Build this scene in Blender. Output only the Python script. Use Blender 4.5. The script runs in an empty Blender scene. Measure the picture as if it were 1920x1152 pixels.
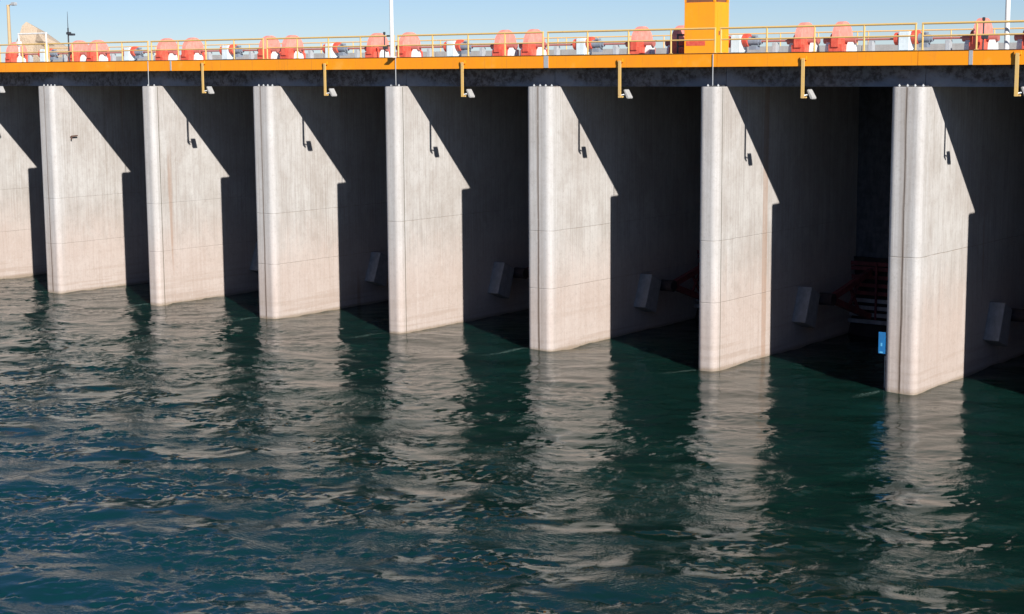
import bpy, bmesh, math, random
import numpy as np
from mathutils import Vector, Matrix
R = math.radians
random.seed(7)
sc = bpy.context.scene
COL = sc.collection

# ---------------------------------------------------------------- camera
cam_d = bpy.data.cameras.new('camera')
cam = bpy.data.objects.new('camera', cam_d); COL.objects.link(cam)
F_PX, YAW, PITCH, ROLL = 3122.4, 0.651, -0.1416, -0.0068
F = Vector((-math.sin(YAW)*math.cos(PITCH), math.cos(YAW)*math.cos(PITCH), math.sin(PITCH)))
Rt = Vector((math.cos(YAW), math.sin(YAW), 0)); Up = Rt.cross(F)
R2 = Rt*math.cos(ROLL) + Up*math.sin(ROLL); U2 = -Rt*math.sin(ROLL) + Up*math.cos(ROLL)
M = Matrix((R2, U2, -F)).transposed().to_4x4(); M.translation = Vector((27.904, -64.238, 13.538))
cam.matrix_world = M
cam_d.sensor_width = 36.0; cam_d.lens = F_PX/1920*36.0
cam_d.clip_start = 0.5; cam_d.clip_end = 9000
sc.camera = cam
sc.render.resolution_x, sc.render.resolution_y = 1024, 614

# ---------------------------------------------------------------- light
SUN = Vector((1.63, -1.0, 1.10)).normalized()
world = bpy.data.worlds.new('World'); sc.world = world; world.use_nodes = True
wn = world.node_tree.nodes; wl = world.node_tree.links
sky = wn.new('ShaderNodeTexSky'); sky.sky_type = 'NISHITA'; sky.sun_disc = False
sky.sun_elevation = math.asin(SUN.z); sky.sun_rotation = math.atan2(SUN.x, SUN.y)
sky.air_density = 1.0; sky.dust_density = 0.0; sky.ozone_density = 5.0; sky.altitude = 1500
bg = wn['Background']; bg.inputs['Strength'].default_value = 0.0525
tint = wn.new('ShaderNodeMix'); tint.data_type = 'RGBA'; tint.blend_type = 'MULTIPLY'; tint.inputs[0].default_value = 1.0
tint.inputs[7].default_value = (0.87, 0.90, 1.05, 1)          # cleaner, bluer air than the default
wl.new(sky.outputs[0], tint.inputs[6]); wl.new(tint.outputs[2], bg.inputs['Color'])
sd = bpy.data.lights.new('sun', 'SUN'); sd.energy = 5.0; sd.angle = R(0.5); sd.color = (1.0, 0.95, 0.88)
so = bpy.data.objects.new('sun', sd); COL.objects.link(so)
so.rotation_euler = SUN.to_track_quat('Z', 'Y').to_euler()
so.location = (40, -60, 60)
sc.view_settings.view_transform = 'Standard'; sc.view_settings.look = 'None'
sc.view_settings.exposure = 0.75; sc.view_settings.gamma = 1.0
sc.view_settings.use_curve_mapping = False

T_THICK, T_THIN, BAY = 1.4408, 0.9619, 8.1453        # pier widths and clear bay
# ---------------------------------------------------------------- helpers
def tag(o, label=None, cat=None, group=None, kind=None):
    if label: o['label'] = label
    if cat: o['category'] = cat
    if group: o['group'] = group
    if kind: o['kind'] = kind
    return o
def obj(name, bm, mat, parent=None, smooth=False, loc=None):
    me = bpy.data.meshes.new(name)
    bmesh.ops.recalc_face_normals(bm, faces=bm.faces[:])
    bm.to_mesh(me); bm.free()
    if smooth:
        for p in me.polygons: p.use_smooth = True
    for m in (mat if isinstance(mat, (list, tuple)) else [mat]): me.materials.append(m)
    o = bpy.data.objects.new(name, me); COL.objects.link(o)
    if parent: o.parent = parent
    if loc: o.location = loc
    return o
def empty(name, loc):
    o = bpy.data.objects.new(name, None); COL.objects.link(o); o.location = loc
    o.empty_display_size = 0.3
    return o
def copy_tree(o, parent=None):
    c = o.copy(); COL.objects.link(c); c.parent = parent
    for ch in list(o.children): copy_tree(ch, c)
    return c
def box(bm, x0, x1, y0, y1, z0, z1, bev=0.0, mi=0):
    r = bmesh.ops.create_cube(bm, size=1.0)
    vs = r['verts']
    for v in vs:
        v.co = Vector((x0+(v.co.x+.5)*(x1-x0), y0+(v.co.y+.5)*(y1-y0), z0+(v.co.z+.5)*(z1-z0)))
    fs = {f for v in vs for f in v.link_faces}
    for f in fs: f.material_index = mi
    if bev:
        es = list({e for v in vs for e in v.link_edges})
        bmesh.ops.bevel(bm, geom=es, offset=bev, segments=2, affect='EDGES', clamp_overlap=True)
def tube(bm, a, b, r, seg=10, r2=None, cap=True):
    a = Vector(a); b = Vector(b); d = b-a
    m = Matrix.Translation((a+b)/2) @ d.to_track_quat('Z', 'Y').to_matrix().to_4x4()
    bmesh.ops.create_cone(bm, cap_ends=cap, segments=seg, radius1=r, radius2=r if r2 is None else r2, depth=d.length, matrix=m)
def bar(bm, a, b, w, h):
    """rectangular bar from a to b, w across, h high"""
    a = Vector(a); b = Vector(b); d = b-a
    m = Matrix.Translation((a+b)/2) @ d.to_track_quat('Z', 'Y').to_matrix().to_4x4() @ Matrix.Diagonal((w, h, d.length, 1))
    bmesh.ops.create_cube(bm, size=1.0, matrix=m)
def prism_x(bm, prof, x0, x1):
    """profile of (y,z) points swept along x"""
    a = [bm.verts.new((x0, y, z)) for y, z in prof]; b = [bm.verts.new((x1, y, z)) for y, z in prof]
    n = len(prof)
    bm.faces.new(a); bm.faces.new(b[::-1])
    for i in range(n): bm.faces.new((a[i], b[i], b[(i+1) % n], a[(i+1) % n]))
def prism_z(bm, prof, zs):
    """profile of (x,y) points swept up through the heights zs"""
    rings = [[bm.verts.new((x, y, z)) for x, y in prof] for z in zs]
    n = len(prof)
    bm.faces.new(rings[0][::-1]); bm.faces.new(rings[-1])
    for a, b in zip(rings, rings[1:]):
        for i in range(n): bm.faces.new((a[i], a[(i+1) % n], b[(i+1) % n], b[i]))

# ---------------------------------------------------------------- materials
class NT:
    def __init__(s, name):
        s.m = bpy.data.materials.new(name); s.m.use_nodes = True
        s.n = s.m.node_tree.nodes; s.l = s.m.node_tree.links
        s.b = s.n['Principled BSDF']; s.out = s.n['Material Output']
    def add(s, t, **kw):
        x = s.n.new(t)
        for k, v in kw.items(): setattr(x, k, v)
        return x
    def put(s, sock, v):
        if hasattr(v, 'is_output'): s.l.new(v, sock)
        else: sock.default_value = v
    def coord(s, which='Object', rnd=0.0):
        c = s.add('ShaderNodeTexCoord').outputs[which]
        if rnd:
            oi = s.add('ShaderNodeObjectInfo')
            v = s.add('ShaderNodeVectorMath', operation='MULTIPLY_ADD')
            s.l.new(oi.outputs['Random'], v.inputs[0]); v.inputs[1].default_value = (rnd, rnd*1.7, 0)
            s.l.new(c, v.inputs[2]); c = v.outputs[0]
        return c
    def scale(s, v, sc_):
        x = s.add('ShaderNodeVectorMath', operation='MULTIPLY'); s.l.new(v, x.inputs[0]); x.inputs[1].default_value = sc_
        return x.outputs[0]
    def noise(s, v, scale=1, detail=3, rough=.5, dist=0):
        x = s.add('ShaderNodeTexNoise'); s.l.new(v, x.inputs['Vector'])
        x.inputs['Scale'].default_value = scale; x.inputs['Detail'].default_value = detail
        x.inputs['Roughness'].default_value = rough; x.inputs['Distortion'].default_value = dist
        return x.outputs['Fac']
    def math(s, op, a, b=0.0, c=0.0, clamp=False):
        x = s.add('ShaderNodeMath', operation=op, use_clamp=clamp)
        s.put(x.inputs[0], a); s.put(x.inputs[1], b); s.put(x.inputs[2], c)
        return x.outputs[0]
    def ramp(s, v, lo, hi, a=0.0, b=1.0, smooth=True):
        x = s.add('ShaderNodeMapRange'); x.interpolation_type = 'SMOOTHSTEP' if smooth else 'LINEAR'
        s.put(x.inputs['Value'], v); x.inputs['From Min'].default_value = lo; x.inputs['From Max'].default_value = hi
        x.inputs['To Min'].default_value = a; x.inputs['To Max'].default_value = b
        return x.outputs['Result']
    def mix(s, f, a, b, mode='MIX'):
        x = s.add('ShaderNodeMix', data_type='RGBA', blend_type=mode)
        s.put(x.inputs[0], f)
        s.put(x.inputs[6], a if hasattr(a, 'is_output') else (*a, 1)); s.put(x.inputs[7], b if hasattr(b, 'is_output') else (*b, 1))
        return x.outputs[2]
    def sep(s, v):
        x = s.add('ShaderNodeSeparateXYZ'); s.l.new(v, x.inputs[0]); return x.outputs
    def bump(s, h, dist, strength=1.0, prev=None):
        x = s.add('ShaderNodeBump'); s.l.new(h, x.inputs['Height'])
        x.inputs['Distance'].default_value = dist; s.put(x.inputs['Strength'], strength)
        if prev: s.l.new(prev, x.inputs['Normal'])
        return x.outputs[0]
    def fin(s, col, rough=.8, nrm=None, metal=0.0):
        s.put(s.b.inputs['Base Color'], col if hasattr(col, 'is_output') else (*col, 1))
        s.put(s.b.inputs['Roughness'], rough); s.b.inputs['Metallic'].default_value = metal
        if nrm: s.l.new(nrm, s.b.inputs['Normal'])
        return s.m

def mat_pier(T, joint):
    t = NT('weathered_pier_concrete')
    c0 = t.coord(); c = t.coord(rnd=40.0); z = t.sep(c0)[2]
    big = t.noise(c, .35, 4, .6)
    streak = t.noise(t.scale(c, (2.6, 2.6, .07)), 1.0, 5, .62)
    fine = t.noise(t.scale(c, (11, 11, .25)), 1.0, 3, .6)
    grit = t.noise(c, 14, 3, .7)
    mott = t.noise(t.scale(c, (1, 1, .6)), 1.8, 5, .65)
    col = t.mix(t.ramp(big, .3, .7), (.362, .336, .318), (.435, .422, .412))
    col = t.mix(t.ramp(streak, .52, .78, 0, .55), col, (.49, .49, .49))
    col = t.mix(t.ramp(streak, .24, .43, .38, 0), col, (.18, .15, .13))
    col = t.mix(t.ramp(fine, .34, .60, .28, 0), col, (.17, .145, .12))
    col = t.mix(t.ramp(mott, .42, .7, 0, .30), col, (.25, .22, .195))
    pt = t.noise(t.scale(c, (.55, .55, .32)), 1.0, 6, .7, .6)
    col = t.mix(t.ramp(pt, .54, .68, 0, .45), col, (.46, .45, .44))
    col = t.mix(t.ramp(pt, .30, .42, .35, 0), col, (.27, .235, .21))
    # lower lifts stained a warmer, pinker tone by the river's silt
    zz = t.math('ADD', z, t.math('MULTIPLY', t.math('SUBTRACT', mott, .5), 3.0))
    col = t.mix(t.ramp(zz, 2.2, 6.2, .55, 0), col, (.43, .33, .285))
    # horizontal silt lines near the water
    sl = t.noise(t.scale(c, (.12, .12, 3.2)), 1.0, 4, .6)
    col = t.mix(t.math('MULTIPLY', t.ramp(zz, .2, 3.0, .38, 0), t.ramp(sl, .45, .62)), col, (.27, .20, .155))
    # rust runs with a shape of their own
    rr = t.noise(t.scale(c, (1.3, 1.3, .035)), 1.0, 2, .5, .2)
    col = t.mix(t.ramp(rr, .69, .74, 0, .45), col, (.25, .13, .065))
    yv = t.sep(c0)[1]
    col = t.mix(t.math('MULTIPLY', t.ramp(t.math('ADD', yv, t.math('MULTIPLY', pt, .4)), .35, .85, .40, 0), t.ramp(z, 1, 5, .3, 1)), col, (.445, .445, .45))
    # water runs down from the joints and round the nose
    x_, y_ = t.sep(c0)[0], t.sep(c0)[1]
    side = t.ramp(x_, T-.006, T-.002, 0, 1, False)
    if joint == 'centre':
        wob = t.math('MULTIPLY', t.math('SUBTRACT', t.noise(t.scale(c, (.1, .1, .5)), 1.0, 3, .6), .5), .10)
        d = t.math('ABSOLUTE', t.math('SUBTRACT', t.math('ADD', x_, wob), T/2))
        ln = t.math('MULTIPLY', t.ramp(d, .015, .085, 1, 0), t.ramp(y_, .1, .2, 1, 0))
        run = t.noise(t.scale(c, (7, .01, .05)), 1.0, 3, .6)
        col = t.mix(t.math('MULTIPLY', ln, t.ramp(z, -2, 12, .95, .6)), col, (.085, .055, .04))
        wide = t.math('MULTIPLY', t.math('MULTIPLY', t.ramp(d, .1, .5, .32, 0), t.ramp(y_, .3, .6, 1, 0)), t.ramp(run, .42, .62))
        col = t.mix(wide, col, (.17, .13, .10))
    else:
        d = t.math('ABSOLUTE', t.math('SUBTRACT', y_, .45))
        ln = t.math('MULTIPLY', side, t.ramp(d, .012, .040, .85, 0))
        col = t.mix(ln, col, (.075, .07, .045))
    # damp foot
    col = t.mix(t.ramp(t.math('ADD', z, t.math('MULTIPLY', grit, .25)), .14, .34, .75, 0), col, (.20, .15, .10))
    # lift joints of the pours
    jl = None
    jr = t.add('ShaderNodeObjectInfo').outputs['Random']
    for h in (3.07, 5.86):
        zw = t.math('ADD', t.math('ADD', z, t.math('MULTIPLY', t.math('SUBTRACT', jr, .5), .22)), t.math('MULTIPLY', t.math('SUBTRACT', mott, .5), .06))
        d = t.math('ABSOLUTE', t.math('SUBTRACT', zw, h))
        e = t.ramp(d, .008, .026, 1, 0)
        if h < 4: e = t.math('MULTIPLY', e, t.ramp(t.math('FRACT', t.math('MULTIPLY', jr, 7.3)), .4, .6, .1, 1))
        jl = e if jl is None else t.math('MAXIMUM', jl, e)
    jb = t.math('MULTIPLY', t.math('MULTIPLY', jl, t.ramp(streak, .35, .6, .08, .6)), t.ramp(jr, 0, 1, .35, 1))
    col = t.mix(jb, col, (.22, .18, .14))
    g2 = t.noise(c, 5.0, 5, .72)
    col = t.mix(t.ramp(g2, .52, .70, 0, .30), col, (.24, .215, .19))
    col = t.mix(t.ramp(g2, .30, .44, .25, 0), col, (.50, .485, .465))
    col = t.mix(t.ramp(grit, .52, .75, 0, .35), col, (.22, .20, .18))
    n = t.bump(fine, .012, .6); n = t.bump(grit, .008, .5, n); n = t.bump(t.math('SUBTRACT', 1.0, jl), .02, .6, n)
    return t.fin(col, .88, n)
def mat_girder():
    t = NT('stained_girder_concrete')
    c = t.coord('Object', 30.0); c0 = t.coord(); x, y, z = t.sep(c0)[0], t.sep(c0)[1], t.sep(c0)[2]
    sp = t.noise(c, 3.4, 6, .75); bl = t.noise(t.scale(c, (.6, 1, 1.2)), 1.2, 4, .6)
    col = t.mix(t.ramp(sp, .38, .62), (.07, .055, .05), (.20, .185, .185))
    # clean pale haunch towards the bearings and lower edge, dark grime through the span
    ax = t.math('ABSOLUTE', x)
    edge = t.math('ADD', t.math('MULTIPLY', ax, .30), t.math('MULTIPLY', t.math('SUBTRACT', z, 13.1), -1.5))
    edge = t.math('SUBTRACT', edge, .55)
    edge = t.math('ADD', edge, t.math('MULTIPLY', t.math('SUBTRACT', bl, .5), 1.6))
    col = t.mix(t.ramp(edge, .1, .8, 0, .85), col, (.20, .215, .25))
    n = t.bump(sp, .02, .5)
    return t.fin(col, .92, n)
def mat_orange(name, base, dark, rough, rust, amt):
    t = NT(name); c = t.coord('Object', 17.0); g = t.add('ShaderNodeNewGeometry').outputs['Position']
    a = t.noise(g, .7, 4, .6); b = t.noise(t.scale(g, (9, 9, .35)), 1, 4, .65); d = t.noise(g, 12, 4, .7)
    col = t.mix(t.ramp(a, .35, .7, 0, .6), base, dark)
    col = t.mix(t.ramp(b, .55, .78, 0, .45), col, (.36, .16, .04))
    col = t.mix(t.ramp(d, .69, .75, 0, .8), col, rust)
    col = t.mix(t.ramp(a, .25, .42, .35, 0), col, (.85, .42, .09))
    return t.fin(col, t.ramp(a, .3, .7, .45, .7), t.bump(d, .004, .4))
def mat_paint(name, base, dark, rough=.45, rust=None, amt=.3, sc_=3.0, metal=0):
    t = NT(name); c = t.coord('Object', 17.0)
    a = t.noise(c, sc_, 4, .6); b = t.noise(t.scale(c, (3, 3, .5)), sc_, 3, .6)
    col = t.mix(t.ramp(a, .35, .7, 0, amt), base, dark)
    col = t.mix(t.ramp(b, .4, .7, 0, amt*.8), col, dark)
    if rust:
        r = t.noise(c, sc_*2.2, 5, .7); col = t.mix(t.ramp(r, .62, .70), col, rust)
    n = t.bump(a, .004, .4)
    return t.fin(col, t.ramp(a, .3, .7, rough, rough+.2), n, metal)

M_PIER = mat_pier(T_THIN, 'side'); M_PIERC = mat_pier(T_THICK, 'centre'); M_GIRD = mat_girder()
M_ORANGE = mat_orange('orange_yellow_paint', (.82, .285, .004), (.70, .23, .006), .5, (.25, .11, .04), .5)
M_RAIL = mat_paint('faded_yellow_rail_paint', (.62, .40, .12), (.50, .35, .17), .5, (.3, .16, .07), .5)
M_RAILB = mat_paint('back_rail_paint', (.74, .43, .13), (.62, .44, .24), .5, None, .5)
M_SLAB = mat_paint('deck_concrete', (.46, .44, .41), (.33, .31, .29), .9, None, .6)
M_PARA = mat_paint('parapet_concrete', (.33, .33, .325), (.25, .245, .24), .9, None, .5)
M_GALV = mat_paint('galvanised_steel', (.48, .50, .52), (.33, .35, .37), .4, None, .5, 6, .3)
M_DARK = mat_paint('dark_steel', (.035, .04, .05), (.02, .02, .025), .5, None, .5)
M_WHITE = mat_paint('white_paint', (.70, .70, .69), (.5, .49, .47), .45, None, .4)
M_PINK = mat_paint('sun_faded_red_guard_paint', (.70, .27, .22), (.62, .17, .13), .6, None, .7, 4)
M_RED = mat_paint('red_paint', (.60, .11, .065), (.42, .03, .02), .5, None, .6, 4)
M_MAROON = mat_paint('maroon_shaft_paint', (.38, .12, .10), (.28, .09, .08), .5, None, .5)
M_MOTOR = mat_paint('blue_grey_motor_paint', (.20, .23, .28), (.12, .14, .18), .5, None, .5)
M_PALE = mat_paint('pale_blue_grey_paint', (.58, .66, .70), (.42, .48, .50), .5, None, .5)
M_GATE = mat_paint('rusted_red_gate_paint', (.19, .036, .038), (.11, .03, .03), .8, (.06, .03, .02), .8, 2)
M_SKIN = mat_paint('dark_gate_skin', (.03, .018, .018), (.02, .015, .015), .8, None, .6)  # near-black colour stands in for the dark gaps behind the ribs; hubs share it
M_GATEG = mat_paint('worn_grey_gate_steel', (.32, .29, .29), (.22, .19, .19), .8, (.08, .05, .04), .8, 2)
M_BREAST = mat_paint('shade_dark_wall_concrete', (.10, .10, .11), (.05, .05, .055), .9, None, .8)  # wall colour darkened, painting in deep shade at the back of the bays
M_TRUN = mat_paint('trunnion_block_concrete', (.27, .26, .26), (.18, .17, .17), .9, None, .6)
M_BLUE = mat_paint('blue_panel_paint', (.012, .14, .36), (.012, .10, .26), .4, None, .6, 5)
M_LBLUE = mat_paint('light_blue_paint', (.10, .38, .62), (.08, .3, .5), .4)
M_TAN = mat_paint('tan_pole_paint', (.46, .33, .18), (.38, .28, .16), .6, None, .5)
M_RUSTY = mat_paint('rusty_iron', (.10, .05, .035), (.06, .03, .02), .8, None, .5)
M_BROWN = mat_paint('brown_paint', (.20, .075, .03), (.14, .05, .03), .6, None, .5)
M_GLASS = NT('lamp_glass').fin((.55, .56, .55), .15)
def mat_earth(name, a, b, s=.05):
    t = NT(name); c = t.coord()
    n1 = t.noise(c, s, 6, .6); n2 = t.noise(c, s*30, 4, .7)
    col = t.mix(t.ramp(n1, .35, .65), a, b); col = t.mix(t.ramp(n2, .4, .75, 0, .5), col, tuple(v*.6 for v in a))
    return t.fin(col, .95, t.bump(n2, .2, .6))
M_EARTH = mat_earth('dry_bank_earth', (.40, .31, .21), (.30, .25, .17))
M_HILL = mat_earth('pale_hill_earth', (.46, .36, .26), (.40, .32, .24), .2)
M_BED = mat_earth('river_bed_silt', (.05, .05, .035), (.03, .04, .03))

def mat_water():
    t = NT('green_river_water')
    g = t.add('ShaderNodeNewGeometry').outputs['Position']
    rot = t.add('ShaderNodeVectorRotate', rotation_type='Z_AXIS'); t.l.new(g, rot.inputs['Vector']); rot.inputs['Angle'].default_value = R(-14)
    p = rot.outputs[0]
    # slow swirl offsets the ripples so that they curl
    warp = t.add('ShaderNodeTexNoise'); t.l.new(p, warp.inputs['Vector']); warp.inputs['Scale'].default_value = .22; warp.inputs['Detail'].default_value = 2
    wv = t.add('ShaderNodeVectorMath', operation='MULTIPLY_ADD'); t.l.new(warp.outputs['Color'], wv.inputs[0]); wv.inputs[1].default_value = (3.2, 3.2, 0); t.l.new(p, wv.inputs[2])
    q = wv.outputs[0]
    n1 = t.noise(t.scale(q, (.55, 1.0, 1)), 1.0, 2, .5)         # about 1 m
    n2 = t.noise(t.scale(q, (.5, 1.0, 1)), 2.8, 3, .6)          # 0.4 m
    n3 = t.noise(t.scale(q, (.7, 1.0, 1)), 8.5, 3, .6)          # fine ripple
    pat = t.noise(t.scale(q, (.13, .34, 1)), 1.0, 4, .6)       # calm and broken patches
    k = t.ramp(pat, .42, .58, .10, 1.0)
    pos = t.sep(g)
    # livelier water out in the channel and towards the far left, smoother under the piers
    mid = t.ramp(t.math('ADD', pos[1], t.math('MULTIPLY', pos[0], .26)), -28, -4, 1.25, .6)
    kk = t.math('MULTIPLY', k, mid)
    n4 = t.noise(t.scale(q, (.8, 1.0, 1)), 17.0, 2, .5)
    n = t.bump(n1, .02, kk); n = t.bump(n2, .030, kk, n); n = t.bump(n3, .018, t.math('ADD', kk, .12), n); n = t.bump(n4, .007, t.math('ADD', kk, .05), n)
    col = t.mix(t.ramp(pat, .3, .7), (.0024, .013, .0098), (.0036, .020, .0165))
    col = t.mix(t.ramp(t.math('ADD', pos[1], t.math('MULTIPLY', pos[0], .40)), -42, -22, .9, 0), col, (.0025, .027, .033))  # bluer body colour towards the lower left paints in reflected sky
    at = t.add('ShaderNodeAttribute'); at.attribute_name = 'foam'
    fn = t.noise(t.scale(q, (1, 1, 1)), 11.0, 3, .7)
    fm = t.ramp(t.math('MULTIPLY', at.outputs['Fac'], t.ramp(fn, .38, .62, .1, 1)), .15, .75)
    col = t.mix(t.math('MULTIPLY', fm, .5), col, (.11, .16, .145))
    m = t.fin(col, t.math('MULTIPLY_ADD', fm, .5, .02), n)
    t.b.inputs['IOR'].default_value = 1.295
    return m
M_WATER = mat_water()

# ---------------------------------------------------------------- setting
H = 12.73
def field(n, L, lo, hi, seed, ang=0.0, ani=1.0, p=1.6):
    """periodic random height field, n by n over L metres, wavelengths lo..hi, crests stretched along ang"""
    rg = np.random.default_rng(seed)
    f = np.fft.fftfreq(n, L/n); fx, fy = np.meshgrid(f, f)
    c, s_ = math.cos(ang), math.sin(ang)
    u, v = fx*c+fy*s_, -fx*s_+fy*c
    k = np.sqrt((u*ani)**2+v**2)+1e-9
    amp = k**-p*np.exp(-(lo*k)**2*.5)*(1-np.exp(-(hi*k)**2*.5))
    s = np.fft.ifft2(np.fft.fft2(rg.standard_normal((n, n)))*amp).real
    return s/s.std()
def sstep(a, b, x):
    t = np.clip((x-a)/(b-a), 0, 1); return t*t*(3-2*t)
def water_mesh():
    dx = .1; xs = np.arange(-82, 21, dx); ys = np.arange(-48, 15.6, dx)
    n = 1080; L = n*dx
    X, Y = np.meshgrid(xs, ys)
    ix = np.arange(len(xs)) % n; iy = np.arange(len(ys)) % n
    g = lambda h: h[np.ix_(iy, ix)]
    a0 = R(37)                                            # crests lie roughly square to the current
    swell = g(field(n, L, .8, 9, 3, a0, 1.4))
    wave = g(field(n, L, .15, 1.0, 4, a0, 1.6, 1.3))
    chop = g(field(n, L, .075, .6, 5, R(25), 1.7, 1.1))
    patch = g(field(n, L, .5, 9, 8, R(20), 1.9, 1.25))   # calm slicks between broken bands
    rough = .10+1.0*sstep(-.15, .55, patch)
    d = Y+.26*X                                           # out in the channel and to the far left it is livelier
    mid = .26+.80*sstep(-4, -20, d)+.55*sstep(-18, -40, d)
    Z = swell*.021*(.75+mid)+(wave*.0125+chop*.0062)*np.maximum(rough*mid, .10)
    # curling swirls shed by the pier noses
    rg = np.random.default_rng(11)
    for k in range(-1, 9):
        px = pier_x(k)[0]
        for j in range(6):
            cx_, cy_ = px+rg.uniform(-3, 3.5), -rg.uniform(1.0, 20)
            w = rg.uniform(.5, 1.3); th = rg.uniform(0, 6.28)
            r = np.hypot(X-cx_, Y-cy_); a = np.arctan2(Y-cy_, X-cx_)
            Z = Z-rg.uniform(.006, .014)*np.exp(-(r/w)**2)*(1+.9*np.cos(r*rg.uniform(9, 14)+a+th))
    # thin drift lines of foam trailing off the left corner of each nose
    foam = np.zeros_like(X)
    for k in range(0, 9):
        px = pier_x(k)[0]; ln = rg.uniform(1.6, 3.4); wob = rg.uniform(-.5, .5)
        t_ = np.clip(-Y/ln, 0, 1)
        xc = px-.10-.30*np.maximum(-Y, 0)**.85+wob*np.sin(Y*1.4)*t_
        foam = np.maximum(foam, np.exp(-((X-xc)/(.12+.35*t_))**2)*(Y < .1)*(1-t_)**.6)
        # lapping edge round the nose
        dxe = np.maximum(np.maximum(px-X, X-pier_x(k)[1]), 0); dye = np.maximum(-Y, 0)
        foam = np.maximum(foam, .42*np.exp(-((np.hypot(dxe, dye))/.16)**2)*(Y < 9))
    fade = np.clip((X+82)/3, 0, 1)*np.clip((21-X)/3, 0, 1)*np.clip((Y+48)/3, 0, 1)*np.clip((15.4-Y)/1, 0, 1)
    Z = Z*fade
    ny, nx = Z.shape
    co = np.stack([X, Y, Z], -1).reshape(-1, 3)
    i = np.arange(nx*ny).reshape(ny, nx)
    fc = np.stack([i[:-1, :-1], i[:-1, 1:], i[1:, 1:], i[1:, :-1]], -1).reshape(-1, 4)
    # rim that carries the river on to the horizon
    me = bpy.data.meshes.new('water')
    base = len(co)
    X0, X1, Y0, Y1 = xs[0], xs[-1], ys[0], ys[-1]
    B = 600
    ex = np.array([[X0, Y0, 0], [X1, Y0, 0], [X1, Y1, 0], [X0, Y1, 0], [-B, -1500, 0], [B, -1500, 0], [B, Y1, 0], [-B, Y1, 0]])
    co = np.vstack([co, ex])
    b = base
    quads = np.array([[b+4, b+5, b+1, b+0], [b+5, b+6, b+2, b+1], [b+7, b+4, b+0, b+3]])
    fc = np.vstack([fc, quads])
    me.vertices.add(len(co)); me.vertices.foreach_set('co', co.astype(np.float32).ravel())
    me.loops.add(fc.size); me.loops.foreach_set('vertex_index', fc.astype(np.int32).ravel())
    me.polygons.add(len(fc)); me.polygons.foreach_set('loop_start', np.arange(0, fc.size, 4, dtype=np.int32))
    me.polygons.foreach_set('use_smooth', np.ones(len(fc), dtype=bool))
    me.update(calc_edges=True)
    at = me.attributes.new('foam', 'FLOAT', 'POINT')
    at.data.foreach_set('value', np.concatenate([foam.ravel(), np.zeros(8)]).astype(np.float32))
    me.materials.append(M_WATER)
    o = bpy.data.objects.new('water', me); COL.objects.link(o)
    tag(o, 'dark green river water rippling below the dam', kind='structure')
def pier_x(k):
    """left and right face of pier k; pier 7 has its right face at x = 0"""
    xr = 0.0
    if k > 7:
        for j in range(8, k+1):
            xl = xr+BAY; xr = xl+(T_THICK if j % 2 else T_THIN)
        return xl, xr
    for j in range(7, k, -1):
        xr -= (T_THICK if j % 2 else T_THIN)+BAY
    return xr-(T_THICK if k % 2 else T_THIN), xr
water_mesh()
bm = bmesh.new(); box(bm, -5000, 5000, -1600, 6000, -6.5, -5.0)
tag(obj('ground', bm, M_BED), 'silty ground under the river', kind='structure')
def bank(name, x0, x1, zt, label, flip):
    bm = bmesh.new(); rg = random.Random(3)
    pr = [(x0, -5.0), (x1, zt)] if not flip else [(x1, -5.0), (x0, zt)]
    xs = [x0+(x1-x0)*i/10 for i in range(11)]
    ys = [-1500, -700, -300]+[-150+i*10 for i in range(31)]+[400, 1500]
    g = []
    for y in ys:
        row = []
        for i, x in enumerate(xs):
            t = i/10; t = t if not flip else 1-t
            row.append(bm.verts.new((x+rg.uniform(-1, 1), y, -5+(zt+5)*min(1, t*1.3)+rg.uniform(-.3, .3))))
        far = (-4000 if not flip else 4000)
        row.insert(0, bm.verts.new((far, y, zt))) if not flip and False else None
        g.append(row)
    for a, b in zip(g, g[1:]):
        for i in range(len(a)-1): bm.faces.new((a[i], a[i+1], b[i+1], b[i]))
    # plateau behind the crest
    cx_ = xs[-1] if not flip else xs[0]; far = 4000 if cx_ > 0 else -4000
    v = [bm.verts.new(c) for c in ((cx_, -1500, zt), (far, -1500, zt), (far, 1500, zt), (cx_, 1500, zt))]
    bm.faces.new(v)
    tag(obj(name, bm, M_EARTH, smooth=False), label, kind='structure')
bank('left_bank', -84, -112, 13.2, 'dry earth bank at the far end of the dam', False)
bank('right_bank', 60, 90, 13.2, 'dry earth bank at the near end of the dam', False)
bm = bmesh.new()
rg = random.Random(5)
# pale hill beyond the far end, steep on its left
prof = [(-158, 12.8), (-146.5, 13.2), (-140.9, 13.6), (-140.2, 17.4), (-138.9, 19.4), (-138.5, 19.45), (-136.9, 18.6), (-135.0, 17.6), (-133.2, 16.8), (-130, 16.2), (-126, 15.2), (-118, 13.6), (-108, 12.9)]
rows = []
for j in range(9):
    t = (j-4)/4; y = 60+t*(1.5 if t < 0 else 5)
    rows.append([bm.verts.new((x+rg.uniform(-.1, .1), y+rg.uniform(-.5, .5), 12.8+(z-12.8)*max(0, 1-t*t*.9)+rg.uniform(-.12, .12)*(z > 13.5))) for x, z in prof])
for a, b in zip(rows, rows[1:]):
    for i in range(len(a)-1): bm.faces.new((a[i], a[i+1], b[i+1], b[i]))
tag(obj('hill', bm, M_HILL), 'pale sandy hill beyond the far end of the dam', kind='structure')
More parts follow.
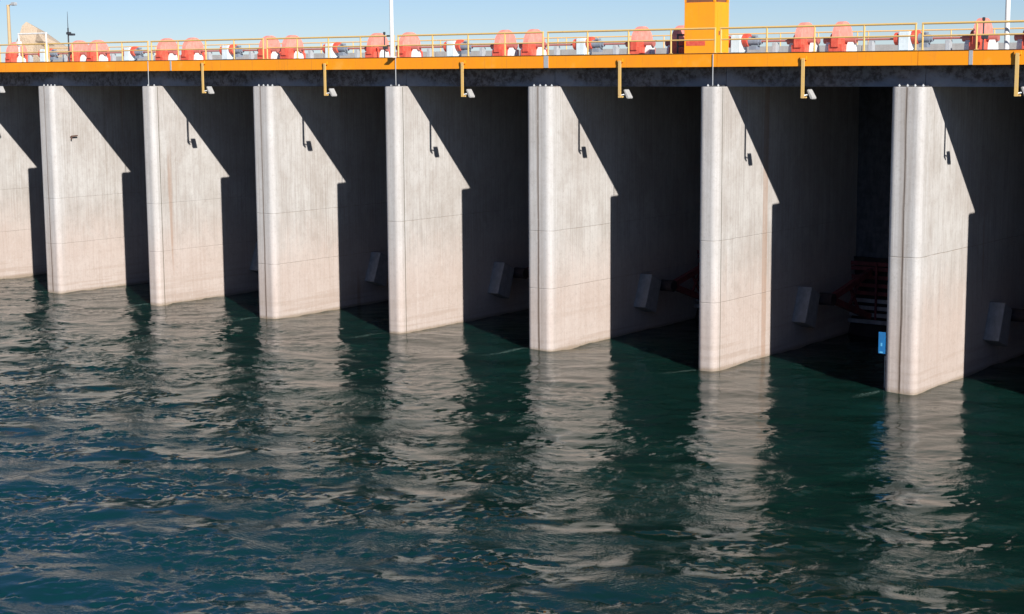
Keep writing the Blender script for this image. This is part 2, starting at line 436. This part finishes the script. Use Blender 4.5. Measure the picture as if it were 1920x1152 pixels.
# reservoir side: closed ground behind the gates
bm = bmesh.new(); box(bm, -84, 60, 15.6, 19.0, -5, 12.3)
tag(obj('upstream_sill', bm, M_SLAB), 'concrete sill on the upstream side of the gates', kind='structure')
bm = bmesh.new(); v = [bm.verts.new(c) for c in ((-600, 19.0, 10.5), (600, 19.0, 10.5), (600, 3000, 10.5), (-600, 3000, 10.5))]; bm.faces.new(v)
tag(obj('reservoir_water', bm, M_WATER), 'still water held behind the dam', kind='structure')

# ---------------------------------------------------------------- piers
def pier_outline(T, r, groove):
    """plan of the pier: flat nose with rounded corners, a thin open joint where groove says"""
    pts = [(0, 15.5), (0, r)]
    n = 8
    for i in range(1, n+1):
        a = math.pi + (math.pi/2)*i/n
        pts.append((r+r*math.cos(a), r+r*math.sin(a)))
    if groove == 'centre':
        g = T/2; pts += [(g-.016, 0), (g-.010, .06), (g+.010, .06), (g+.016, 0)]
    for i in range(0, n+1):
        a = math.pi*1.5 + (math.pi/2)*i/n
        pts.append((T-r+r*math.cos(a), r+r*math.sin(a)))
    if groove == 'side':
        pts += [(T, .47), (T-.035, .478), (T-.035, .492), (T, .50)]
    pts.append((T, 15.5))
    return pts
def make_pier(T, groove):
    root = empty('concrete_pier', (0, 0, 0))
    bm = bmesh.new(); prism_z(bm, pier_outline(T, .29, groove), [-5, H-.035])
    # thin chamfered cap edge
    mp = M_PIERC if groove == 'centre' else M_PIER
    obj('pier_body', bm, mp, root)
    bm = bmesh.new(); o_ = pier_outline(T-.03, .275, None); prism_z(bm, [(x+.015, y+.015) for x, y in o_], [H-.0349, H])
    obj('pier_cap', bm, mp, root)
    xs = [.22, T-.22] if groove != 'centre' else [.2, T/2-.16, T/2+.17, T-.2]
    for x in xs:
        bm = bmesh.new(); tube(bm, (x, .42, H-.01), (x, .42, H+.11), .028, 8)
        tube(bm, (x, .42, H+.02), (x, .42, H+.07), .055, 6)
        obj('anchor_bolt', bm, M_GALV, root)
    # dark bearing pads under the girder ends
    for x0, x1 in ((.1, T/2-.06), (T/2+.06, T-.1)):
        bm = bmesh.new(); box(bm, x0, x1, .62, .89, H+.002, H+.075, .01)
        obj('bearing_pad', bm, M_DARK, root)
    # trunnion blocks: leaning concrete corbels on the two side faces
    prof = [(7.28, 1.38), (7.92, 3.05), (8.85, 2.62), (8.35, .98)]
    for x0, x1 in ((T-.02, T+.72), (-.72, .02)):
        bm = bmesh.new(); prism_x(bm, prof, x0, x1)
        bmesh.ops.bevel(bm, geom=bm.edges[:], offset=.03, segments=1, affect='EDGES')
        obj('trunnion_block', bm, M_TRUN, root)
    return root
ORD = {8: 'rightmost', 7: 'rightmost', 6: 'second from right', 5: 'third from right', 4: 'fourth from right', 3: 'fifth from right', 2: 'sixth from right', 1: 'seventh from right', 0: 'eighth from right'}
PLAB = {
 9: 'thin pale concrete pier standing out of view past the right end',
 8: 'pale concrete pier just outside the right edge, known by its shadow',
 7: 'nearest concrete pier, dark joint down its nose, blue panel at left',
 6: 'thin concrete pier below the orange cabin, rust streak down its side',
 5: 'thick concrete pier with a dark joint, next left of the pier below the orange cabin',
 4: 'thin concrete pier under the white lamp pole at the middle of the railing',
 3: 'thick jointed concrete pier, next left of the one under the white lamp pole',
 2: 'thin concrete pier, third from the left edge with a vertical crack line by its nose',
 1: 'thick concrete pier second from the left, with a small rusty hook on its side',
 0: 'farthest concrete pier, only its side face cut by the left edge',
 -1: 'pale concrete pier hidden past the left edge of the view'}
thick = make_pier(T_THICK, 'centre'); thin = make_pier(T_THIN, 'side')
used = set()
for k in range(-1, 10):
    src = thick if k % 2 else thin
    o = src if src.name not in used else copy_tree(src)
    used.add(src.name)
    o.location = (pier_x(k)[0], 0, 0)
    tag(o, PLAB[k], 'pier', 'concrete piers of the dam in a row')

# ---------------------------------------------------------------- radial gates and breast walls, one to a bay
BAYN = {7: 'rightmost bay, cut by the frame', 6: 'bay behind the blue panel', 5: 'bay under the orange cabin',
        4: 'bay left of the orange cabin', 3: 'bay right of the white lamp pole at mid railing', 2: 'bay left of the white lamp pole at mid railing', 1: 'second full bay from the left', 0: 'first full bay from the left', -1: 'bay cut by the left edge'}
BAYN = {8: 'bay out of view on the right', 7: 'rightmost bay of the dam', 6: 'bay beside the blue panel', 5: 'third bay from the right', 4: 'fourth bay from the right',
        3: 'fifth bay from the right', 2: 'sixth bay from the right', 1: 'seventh bay from the right', 0: 'eighth bay from the right', -1: 'leftmost bay in view'}
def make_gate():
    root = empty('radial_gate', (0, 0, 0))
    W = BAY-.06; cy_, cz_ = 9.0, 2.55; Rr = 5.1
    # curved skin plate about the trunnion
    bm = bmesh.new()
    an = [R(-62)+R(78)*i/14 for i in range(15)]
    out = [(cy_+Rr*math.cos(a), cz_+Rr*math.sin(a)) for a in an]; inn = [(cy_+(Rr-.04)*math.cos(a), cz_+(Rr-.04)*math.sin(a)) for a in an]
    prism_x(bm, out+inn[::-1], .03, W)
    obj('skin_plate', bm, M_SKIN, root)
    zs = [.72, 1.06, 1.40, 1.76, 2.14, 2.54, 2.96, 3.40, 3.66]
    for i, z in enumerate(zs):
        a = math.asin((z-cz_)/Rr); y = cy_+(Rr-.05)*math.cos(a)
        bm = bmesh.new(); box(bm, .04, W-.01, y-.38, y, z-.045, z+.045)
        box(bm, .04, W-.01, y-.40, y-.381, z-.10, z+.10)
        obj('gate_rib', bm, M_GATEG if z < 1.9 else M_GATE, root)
    for x in (1.5, 2.9, 4.07, 5.2, 6.6):
        bm = bmesh.new(); box(bm, x-.05, x+.05, 13.40, 13.48, .7, 3.7)
        obj('stiffener', bm, M_GATE, root)
    for s in (0, 1):
        xt = .86 if s == 0 else W-.80
        bm = bmesh.new(); tube(bm, (xt-.28, 9.1, 2.35), (xt+.45, 9.1, 2.35), .30, 18)
        obj('trunnion_hub', bm, M_SKIN, root)
        for z1 in (1.0, 3.3):
            bm = bmesh.new(); bar(bm, (xt+.2, 9.2, 2.35), (xt+.35, 13.35, z1), .24, .30)
            obj('gate_arm', bm, M_GATE, root)
        bm = bmesh.new(); bar(bm, (xt+.25, 11.2, 1.72), (xt+.32, 12.2, 3.0), .12, .12); bar(bm, (xt+.25, 11.2, 2.8), (xt+.32, 12.2, 1.4), .12, .12)
        obj('arm_brace', bm, M_GATE, root)
    return root
g0 = make_gate()
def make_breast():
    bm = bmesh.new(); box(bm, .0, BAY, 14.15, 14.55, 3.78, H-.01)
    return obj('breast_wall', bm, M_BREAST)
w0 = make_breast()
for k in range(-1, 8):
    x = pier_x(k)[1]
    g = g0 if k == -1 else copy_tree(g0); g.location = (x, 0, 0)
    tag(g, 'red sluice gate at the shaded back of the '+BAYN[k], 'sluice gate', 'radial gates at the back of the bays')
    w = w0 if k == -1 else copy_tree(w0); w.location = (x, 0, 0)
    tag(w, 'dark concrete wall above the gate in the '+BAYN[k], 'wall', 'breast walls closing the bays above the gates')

# ---------------------------------------------------------------- deck spans, walkway, railing
J = {k: (-.31-9.365*(7-k)) for k in range(-2, 11)}          # joints over the piers
def span_len(k): return J[k], J[k+1]
def make_span():
    root = empty('deck_span', (0, 0, 0)); h = 9.365/2
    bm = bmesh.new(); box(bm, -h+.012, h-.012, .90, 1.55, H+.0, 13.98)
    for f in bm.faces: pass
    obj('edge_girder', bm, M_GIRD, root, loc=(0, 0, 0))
    bm = bmesh.new()
    box(bm, -h+.012, h-.012, .86, 14.9, 13.984, 14.15)
    obj('deck_slab', bm, M_SLAB, root)
    for y in (4.6, 8.2, 11.8, 14.3):
        bm = bmesh.new(); box(bm, -h+.012, h-.012, y, y+.5, H+.08, 13.98)
        obj('inner_girder', bm, M_GIRD, root)
    bm = bmesh.new(); box(bm, -h+.012, h-.012, 14.45, 14.75, 14.152, 14.66, .02)
    obj('parapet', bm, M_PARA, root)
    return root
def make_walk():
    root = empty('walkway', (0, 0, 0)); h = 9.365/2
    bm = bmesh.new()
    # channel section: web with top and bottom flanges
    prism_x(bm, [(.06, 13.60), (.06, 14.185), (.26, 14.185), (.26, 14.16), (.10, 14.155), (.10, 13.635), (.26, 13.63), (.26, 13.60)], -h+.012, h-.012)
    obj('fascia_beam', bm, M_ORANGE, root)
    bm = bmesh.new(); box(bm, -h+.012, h-.012, .262, .858, 14.08, 14.15)
    obj('floor_plate', bm, M_GALV, root)
    for x in (-3.6, -1.2, 1.2, 3.6):
        bm = bmesh.new(); box(bm, x-.05, x+.05, .262, .856, 13.64, 14.078); obj('bracket', bm, M_RUSTY, root)
    bm = bmesh.new(); box(bm, -h+.012, h-.012, .03, .26, 14.187, 14.20)
    obj('top_edge', bm, M_RUSTY, root)
    return root
def make_rail():
    root = empty('railing', (0, 0, 0)); h = 9.365/2
    a, b = -h+.15, h-.15
    n = 4
    for i in range(n+1):
        x = a+(b-a)*i/n
        bm = bmesh.new(); tube(bm, (x, .14, 14.20), (x, .14, 15.26), .042, 8)
        box(bm, x-.07, x+.07, .08, .2, 14.201, 14.215)
        obj('post', bm, M_RAIL, root, smooth=False)
    for z, r_, nm in ((15.27, .045, 'top_rail'), (14.78, .034, 'mid_rail')):
        bm = bmesh.new(); tube(bm, (a-.034, .14, z), (b+.034, .14, z), r_, 8)
        obj(nm, bm, M_RAIL, root)
    return root
def make_brail():
    root = empty('railing', (0, 0, 0)); h = 9.365/2
    for i in range(5):
        x = -h+.3+(2*h-.6)*i/4
        bm = bmesh.new(); tube(bm, (x, 14.6, 14.665), (x, 14.6, 15.32), .032, 6); obj('post', bm, M_RAILB, root)
    bm = bmesh.new(); tube(bm, (-h+.02, 14.6, 15.33), (h-.02, 14.6, 15.33), .035, 8); obj('top_rail', bm, M_RAILB, root)
    bm = bmesh.new(); tube(bm, (-h+.02, 14.6, 15.02), (h-.02, 14.6, 15.02), .025, 8); obj('mid_rail', bm, M_RAILB, root)
    return root
protos = [(make_span(), 'concrete deck span over the ', 'deck', 'concrete deck spans between the piers'),
          (make_walk(), 'orange walkway edge beam over the ', 'walkway', 'orange walkway sections along the dam'),
          (make_rail(), 'yellow pipe railing at the front over the ', 'railing', 'front railing sections'),
          (make_brail(), 'orange pipe railing at the back over the ', 'railing', 'back railing sections')]
for k in range(-1, 9):
    a, b = span_len(k)
    for pr, lab, cat, grp in protos:
        o = pr if k == -1 else copy_tree(pr)
        o.location = ((a+b)/2, 0, 0); tag(o, lab+BAYN[k], cat, grp)

# ---------------------------------------------------------------- drain pipes at the joints
pip = None
for k, nm in ((2, 'above the third pier from the left edge'), (4, 'below the white lamp pole at mid railing'), (6, 'below the orange cabin')):
    if pip is None:
        bm = bmesh.new(); tube(bm, (0, .02, 12.78), (0, .02, 14.16), .020, 8)
        pip = o = obj('drain_pipe', bm, M_GALV)
    else: o = copy_tree(pip)
    o.location = ({2: -47.2, 4: -28.35, 6: -9.85}[k], 0, 0)
    tag(o, 'thin grey drain pipe running down the girder '+nm, 'drain pipe', 'drain pipes at the girder joints')
# grey cover strips on the orange beam
strip = None
for x, w, nm in ((-45.3, .12, 'at the left, above the thin third pier'), (-18.95, .26, 'above the thick pier at mid photo'), (1.93, .16, 'at the right end of the photo')):
    if strip is None:
        bm = bmesh.new(); box(bm, -.5, .5, .045, .0585, 13.61, 14.18); strip = o = obj('joint_cover', bm, M_GALV)
    else: o = copy_tree(strip)
    o.location.x = x; o.scale.x = w
    tag(o, 'grey metal joint strip on the orange beam '+nm, 'cover strip', 'joint strips on the orange beam')

# ---------------------------------------------------------------- hanging floodlights
def make_flood():
    root = empty('hanging_floodlight', (0, 0, 0))
    bm = bmesh.new(); prism_z(bm, [(-.08, -.06), (.065, -.06), (.065, -.02), (-.03, -.02), (-.03, .06), (-.08, .06)], [12.25, 13.93])
    obj('post', bm, M_RAIL, root)
    bm = bmesh.new(); box(bm, -.16, .13, -.03, .06, 13.86, 14.02, .01); obj('clamp', bm, M_ORANGE, root)
    bm = bmesh.new(); box(bm, -.1, .16, -.05, .05, 12.25, 12.32, .01); obj('foot_bracket', bm, M_RAIL, root)
    # wedge housing leaning down and outwards, seen from the side
    bm = bmesh.new()
    pr = [(.12, 12.60), (.20, 12.63), (.42, 12.27), (.40, 12.20), (.29, 12.22)]
    a = [bm.verts.new((x, .08, z)) for x, z in pr]; b = [bm.verts.new((x, .42, z)) for x, z in pr]
    bm.faces.new(a); bm.faces.new(b[::-1])
    for i in range(5): bm.faces.new((a[i], b[i], b[(i+1) % 5], a[(i+1) % 5]))
    bmesh.ops.bevel(bm, geom=bm.edges[:], offset=.015, segments=1, affect='EDGES')
    hs = obj('lamp_housing', bm, M_PARA, root)
    bm = bmesh.new(); pr = [(.12, 12.56), (.275, 12.225)]
    a = [bm.verts.new((pr[0][0]-.012,   .10, pr[0][1])), bm.verts.new((pr[0][0]-.012, .40, pr[0][1])), bm.verts.new((pr[1][0]-.012, .40, pr[1][1])), bm.verts.new((pr[1][0]-.012, .10, pr[1][1]))]
    bm.faces.new(a); obj('lens', bm, M_GLASS, hs)
    bm = bmesh.new(); tube(bm, (.0, .0, 12.36), (.24, .25, 12.42), .03, 8); obj('arm', bm, M_GALV, root)
    return root
fl = make_flood(); first = True
for x, dz, nm in ((-42.55, .10, 'sixth bay from the right'), (-33.2, .0, 'fifth bay from the right'), (-23.95, -.02, 'fourth bay from the right'), (-14.7, -.02, 'bay left of the orange cabin pier'), (-5.4, .0, 'second bay from the right, beside the blue panel'), (3.87, .12, 'rightmost bay, at the right edge'), (-61.6, .1, 'bay past the left edge')):
    o = fl if first else copy_tree(fl); first = False
    o.location = (x, -.02, dz)
    tag(o, 'white floodlight hanging on a yellow post, '+nm, 'floodlight', 'floodlights hanging under the walkway')

# ---------------------------------------------------------------- gate hoists on the deck
def make_hoist():
    root = empty('gate_hoist', (0, 0, 14.15))
    def P(name, bm, m, par=root, smooth=False): return obj(name, bm, m, par, smooth)
    for s in (-1, 1):
        xc = s*3.55
        bm = bmesh.new()
        # domed gear guard: half disc above the frame, axis along x
        rr, zc, t = .80, .80, .17
        pts = [(-rr, .40), (-rr, zc)]+[(-rr*math.cos(math.pi*i/20), zc+rr*math.sin(math.pi*i/20)) for i in range(1, 20)]+[(rr, zc), (rr, .40)]
        prism_x(bm, pts, xc-t, xc+t)
        gc = P('gear_guard', bm, M_PINK)
        for i in range(-2, 3):
            bm = bmesh.new(); bar(bm, (xc-t-.012, i*.3, .45), (xc-t-.012, i*.3, zc+math.sqrt(max(.01, rr*rr-(i*.3)**2))-.06), .03, .025)
            P('guard_rib', bm, M_RED, gc)
        bm = bmesh.new(); box(bm, xc-.36, xc+.36, -.78, .78, .12, .50, .02); box(bm, xc-.2, xc+.2, -.85, .85, .35, .78, .02)
        P('base_frame', bm, M_RED)
        for dx, w in ((-.62, .16), (.50, .14)):
            bm = bmesh.new(); prism_x(bm, [(-.32, 0), (-.26, .42), (-.12, .62), (.12, .62), (.26, .42), (.32, 0)], xc+dx-w, xc+dx+w)
            P('bearing_pedestal', bm, M_WHITE)
        bm = bmesh.new(); tube(bm, (xc-.95, 0, .70), (xc+.75, 0, .70), .17, 16); P('rope_drum', bm, M_MAROON, smooth=False)
        bm = bmesh.new(); tube(bm, (xc-.50, 0, .70), (xc-.44, 0, .70), .36, 20); P('gear_wheel', bm, M_RED)
    for xa, xb in ((-2.9, -.8), (1.1, 2.9)):
        bm = bmesh.new(); tube(bm, (xa, 0, .71), (xb, 0, .71), .05, 10); P('drive_shaft', bm, M_MAROON)
    for x in (-2.0, 1.9):
        bm = bmesh.new(); box(bm, x-.12, x+.12, -.15, .15, 0, .64, .02); P('shaft_stand', bm, M_GALV)
    bm = bmesh.new(); tube(bm, (-.75, 0, .72), (-.52, 0, .72), .30, 18); P('brake_disc', bm, M_RED)
    bm = bmesh.new(); box(bm, -.50, .12, -.36, .36, .12, 1.05, .06); P('gearbox', bm, M_PALE)
    bm = bmesh.new(); tube(bm, (.14, 0, .78), (.42, 0, .78), .33, 18); P('coupling_cover', bm, M_RED)
    bm = bmesh.new(); tube(bm, (.43, 0, .74), (1.0, 0, .70), .22, 16, .19); tube(bm, (1.0, 0, .70), (1.12, 0, .70), .14, 16); box(bm, .5, .9, -.2, .2, .3, .5); m_ = P('motor', bm, M_MOTOR)
    bm = bmesh.new(); box(bm, .62, .84, -.14, .14, .93, 1.02, .01); P('terminal_box', bm, M_MOTOR, m_)
    bm = bmesh.new(); box(bm, -.8, 1.2, -.42, .42, .0, .12); P('bed_plate', bm, M_GALV)
    return root
ho = make_hoist()
for k in range(-1, 8):
    a, b = pier_x(k)[1], pier_x(k+1)[0] if k < 7 else pier_x(8)[0]
    o = ho if k == -1 else copy_tree(ho)
    o.location = ((a+b)/2+.02, 11.0, 14.152)
    tag(o, 'red and white gate hoist above the '+BAYN[k], 'hoist', 'gate hoists on the deck')

# ---------------------------------------------------------------- orange cabin
root = empty('orange_cabin', (-15.9, 7.5, 14.15))
tag(root, 'tall narrow orange steel cabin with brown upper band standing on the deck', 'cabin')
bm = bmesh.new(); box(bm, 0, 1.74, 0, 1.38, .06, 2.60, .015); obj('cabin_wall', bm, M_ORANGE, root)
bm = bmesh.new(); box(bm, -.03, 1.77, -.03, 1.41, 0, .058); obj('base', bm, M_GALV, root)
bm = bmesh.new(); box(bm, .02, 1.60, .02, 1.36, 2.601, 3.0); box(bm, 1.601, 1.72, .3, 1.1, 2.601, 3.0); obj('louvre', bm, M_BROWN, root)
bm = bmesh.new()
for cx_, cy_ in ((0, 0), (1.64, 0), (0, 1.28), (1.64, 1.28)): box(bm, cx_, cx_+.1, cy_, cy_+.1, 2.601, 3.0)
obj('corner_post', bm, M_ORANGE, root)
bm = bmesh.new(); box(bm, -.08, 1.82, -.08, 1.46, 3.001, 3.12, .01); obj('roof', bm, M_ORANGE, root)
bm = bmesh.new(); box(bm, .12, 1.2, -.012, -.001, .50, .72); obj('stripe', bm, M_RED, root)
bm = bmesh.new(); box(bm, 1.741, 1.752, .25, 1.1, .15, 2.2); d_ = obj('door', bm, M_ORANGE, root)
bm = bmesh.new(); box(bm, 1.753, 1.80, .35, .38, 1.0, 1.2); obj('handle', bm, M_DARK, d_)

# ---------------------------------------------------------------- poles and small things on the deck
def pole(x, y, z0, z1, label):
    root = empty('lamp_pole', (x, y, z0)); tag(root, label, 'pole', 'white lamp poles on the dam')
    bm = bmesh.new(); tube(bm, (0, 0, 0), (0, 0, z1-z0), .10, 14, .075); obj('shaft', bm, M_WHITE, root, smooth=False)
    bm = bmesh.new(); box(bm, -.16, .16, -.16, .16, -.02, .03, .005); obj('base_plate', bm, M_WHITE, root)
    bm = bmesh.new(); tube(bm, (0, 0, z1-z0-.05), (0, 1.5, z1-z0+.25), .04, 8); obj('arm', bm, M_WHITE, root)
    bm = bmesh.new(); box(bm, -.14, .14, 1.35, 2.0, z1-z0+.16, z1-z0+.30, .04); obj('lamp_head', bm, M_GALV, root)
pole(-28.45, -.12, 14.2, 22.5, 'white steel lamp pole standing at the middle of the front railing')
pole(3.20, .50, 14.15, 22.5, 'white steel lamp pole near the right edge of the photo')
# pole base brackets reach back to the beam
# dark posts beside hoists
def stand(x, y, h, label, crossw=.5):
    root = empty('control_post', (x, y, 14.15)); tag(root, label, 'post', 'dark control posts on the deck')
    bm = bmesh.new(); tube(bm, (0, 0, 0), (0, 0, h), .04, 8); obj('post', bm, M_DARK, root)
    bm = bmesh.new(); box(bm, -.08, .22, -.08, .08, .62, .82, .02); obj('control_box', bm, M_DARK, root)
    bm = bmesh.new(); box(bm, -.06, .06, -.06, .06, h-.16, h-.0, .02); obj('head', bm, M_DARK, root)
stand(-1.45, 9.8, 1.6, 'dark control post in front of the rightmost red hoist guard')
stand(-37.75, 9.8, 1.62, 'dark control post beside the red guard left of the middle white pole')
stand(-15.9, 8.9, 1.55, 'dark control post against the left side of the orange cabin')
root = empty('steel_frame', (-16.95, 8.6, 14.15)); tag(root, 'low black steel frame on the deck left of the orange cabin', 'frame')
bm = bmesh.new(); tube(bm, (0, 0, 0), (0, 0, 1.05), .05, 8); obj('post', bm, M_DARK, root)
bm = bmesh.new(); tube(bm, (.66, 0, 0), (.66, 0, 1.05), .05, 8); obj('post', bm, M_DARK, root)
bm = bmesh.new(); tube(bm, (-.04, 0, 1.06), (.70, 0, 1.06), .05, 8); obj('top_bar', bm, M_DARK, root)
bm = bmesh.new(); tube(bm, (.0, 0, .5), (.66, 0, .5), .03, 8); obj('mid_bar', bm, M_DARK, root)
# white pipe frame at the far left
root = empty('pipe_frame', (-63.1, 3.0, 14.15)); tag(root, 'white pipe frame standing over the deck near the left edge', 'frame')
for x in (0, 2.82):
    bm = bmesh.new(); tube(bm, (x, 0, 0), (x, 0, 1.86), .05, 10); obj('post', bm, M_WHITE, root)
bm = bmesh.new(); tube(bm, (-.05, 0, 1.87), (2.87, 0, 1.87), .05, 10); obj('crossbar', bm, M_WHITE, root)
bm = bmesh.new(); box(bm, -.12, .14, -.12, .12, 1.1, 1.4, .03); obj('box', bm, M_WHITE, root)
# dark mast with antenna and lamp
root = empty('mast', (-65.75, 9.0, 14.15)); tag(root, 'thin dark mast with a floodlight and whip antenna near the left edge', 'mast')
bm = bmesh.new(); tube(bm, (0, 0, 0), (0, 0, 2.4), .05, 8); obj('shaft', bm, M_DARK, root)
bm = bmesh.new(); tube(bm, (0, 0, 2.4), (0, 0, 3.5), .028, 6, .012); obj('antenna', bm, M_DARK, root)
bm = bmesh.new(); box(bm, -.12, .24, -.1, .1, 1.95, 2.13, .03); box(bm, .2, .62, -.12, .12, 1.88, 2.02, .02); obj('lamp_head', bm, M_DARK, root)
# tan street lamp
root = empty('street_lamp', (-87.3, 20.0, 13.2)); tag(root, 'tan street lamp post rising beyond the far left end of the deck', 'street lamp')
bm = bmesh.new(); tube(bm, (0, 0, -.3), (0, 0, 5.8), .17, 12, .12); obj('pole', bm, M_TAN, root)
bm = bmesh.new(); tube(bm, (0, 0, 5.7), (.75, 0, 5.95), .05, 8); obj('arm', bm, M_TAN, root)
bm = bmesh.new(); box(bm, .5, 1.05, -.15, .15, 5.72, 5.98, .05); obj('lamp_head', bm, M_GALV, root)

# rusty hook on the second pier from the left
xh = pier_x(1)[1]
bm = bmesh.new(); tube(bm, (0, 0, 0), (.16, 0, .02), .03, 8); bar(bm, (.15, -.03, .05), (.17, .42, .07), .06, .07); bar(bm, (.15, -.02, .05), (.15, -.03, -.16), .06, .06)
o = obj('hook', bm, M_RUSTY, loc=(xh, 1.25, 9.62)); tag(o, 'small rusty iron hook fixed high on the side of the second pier from the left', 'hook')

# blue panel and ladder at the left of the nearest pier
root = empty('blue_panel', (-1.44, .14, 1.5)); tag(root, 'small blue painted panel low at the left corner of the nearest pier', 'panel')
bm = bmesh.new(); box(bm, -.31, .02, -.03, .0, .10, 1.02, .01); obj('plate', bm, M_BLUE, root)
bm = bmesh.new()
box(bm, -.24, -.10, -.040, -.031, .13, .19); box(bm, -.20, -.13, -.040, -.031, .42, .56)
obj('marking', bm, M_LBLUE, root)
bm = bmesh.new(); box(bm, -.06, .03, .001, .20, .2, .26); box(bm, -.06, .03, .001, .20, .78, .84); obj('bracket', bm, M_GALV, root)
root = empty('ladder', (-1.44, .95, -1.0)); tag(root, 'dark iron ladder on the left face of the nearest pier down into the water', 'ladder')
for y in (-.2, .2):
    bm = bmesh.new(); tube(bm, (-.28, y, 0), (-.28, y, 2.4), .02, 8); tube(bm, (-.28, y, 2.35), (0, y, 2.35), .02, 8); obj('stile', bm, M_GALV, root)
for i in range(8):
    bm = bmesh.new(); tube(bm, (-.28, -.2, .15+i*.3), (-.28, .2, .15+i*.3), .016, 8); obj('rung', bm, M_GALV, root)
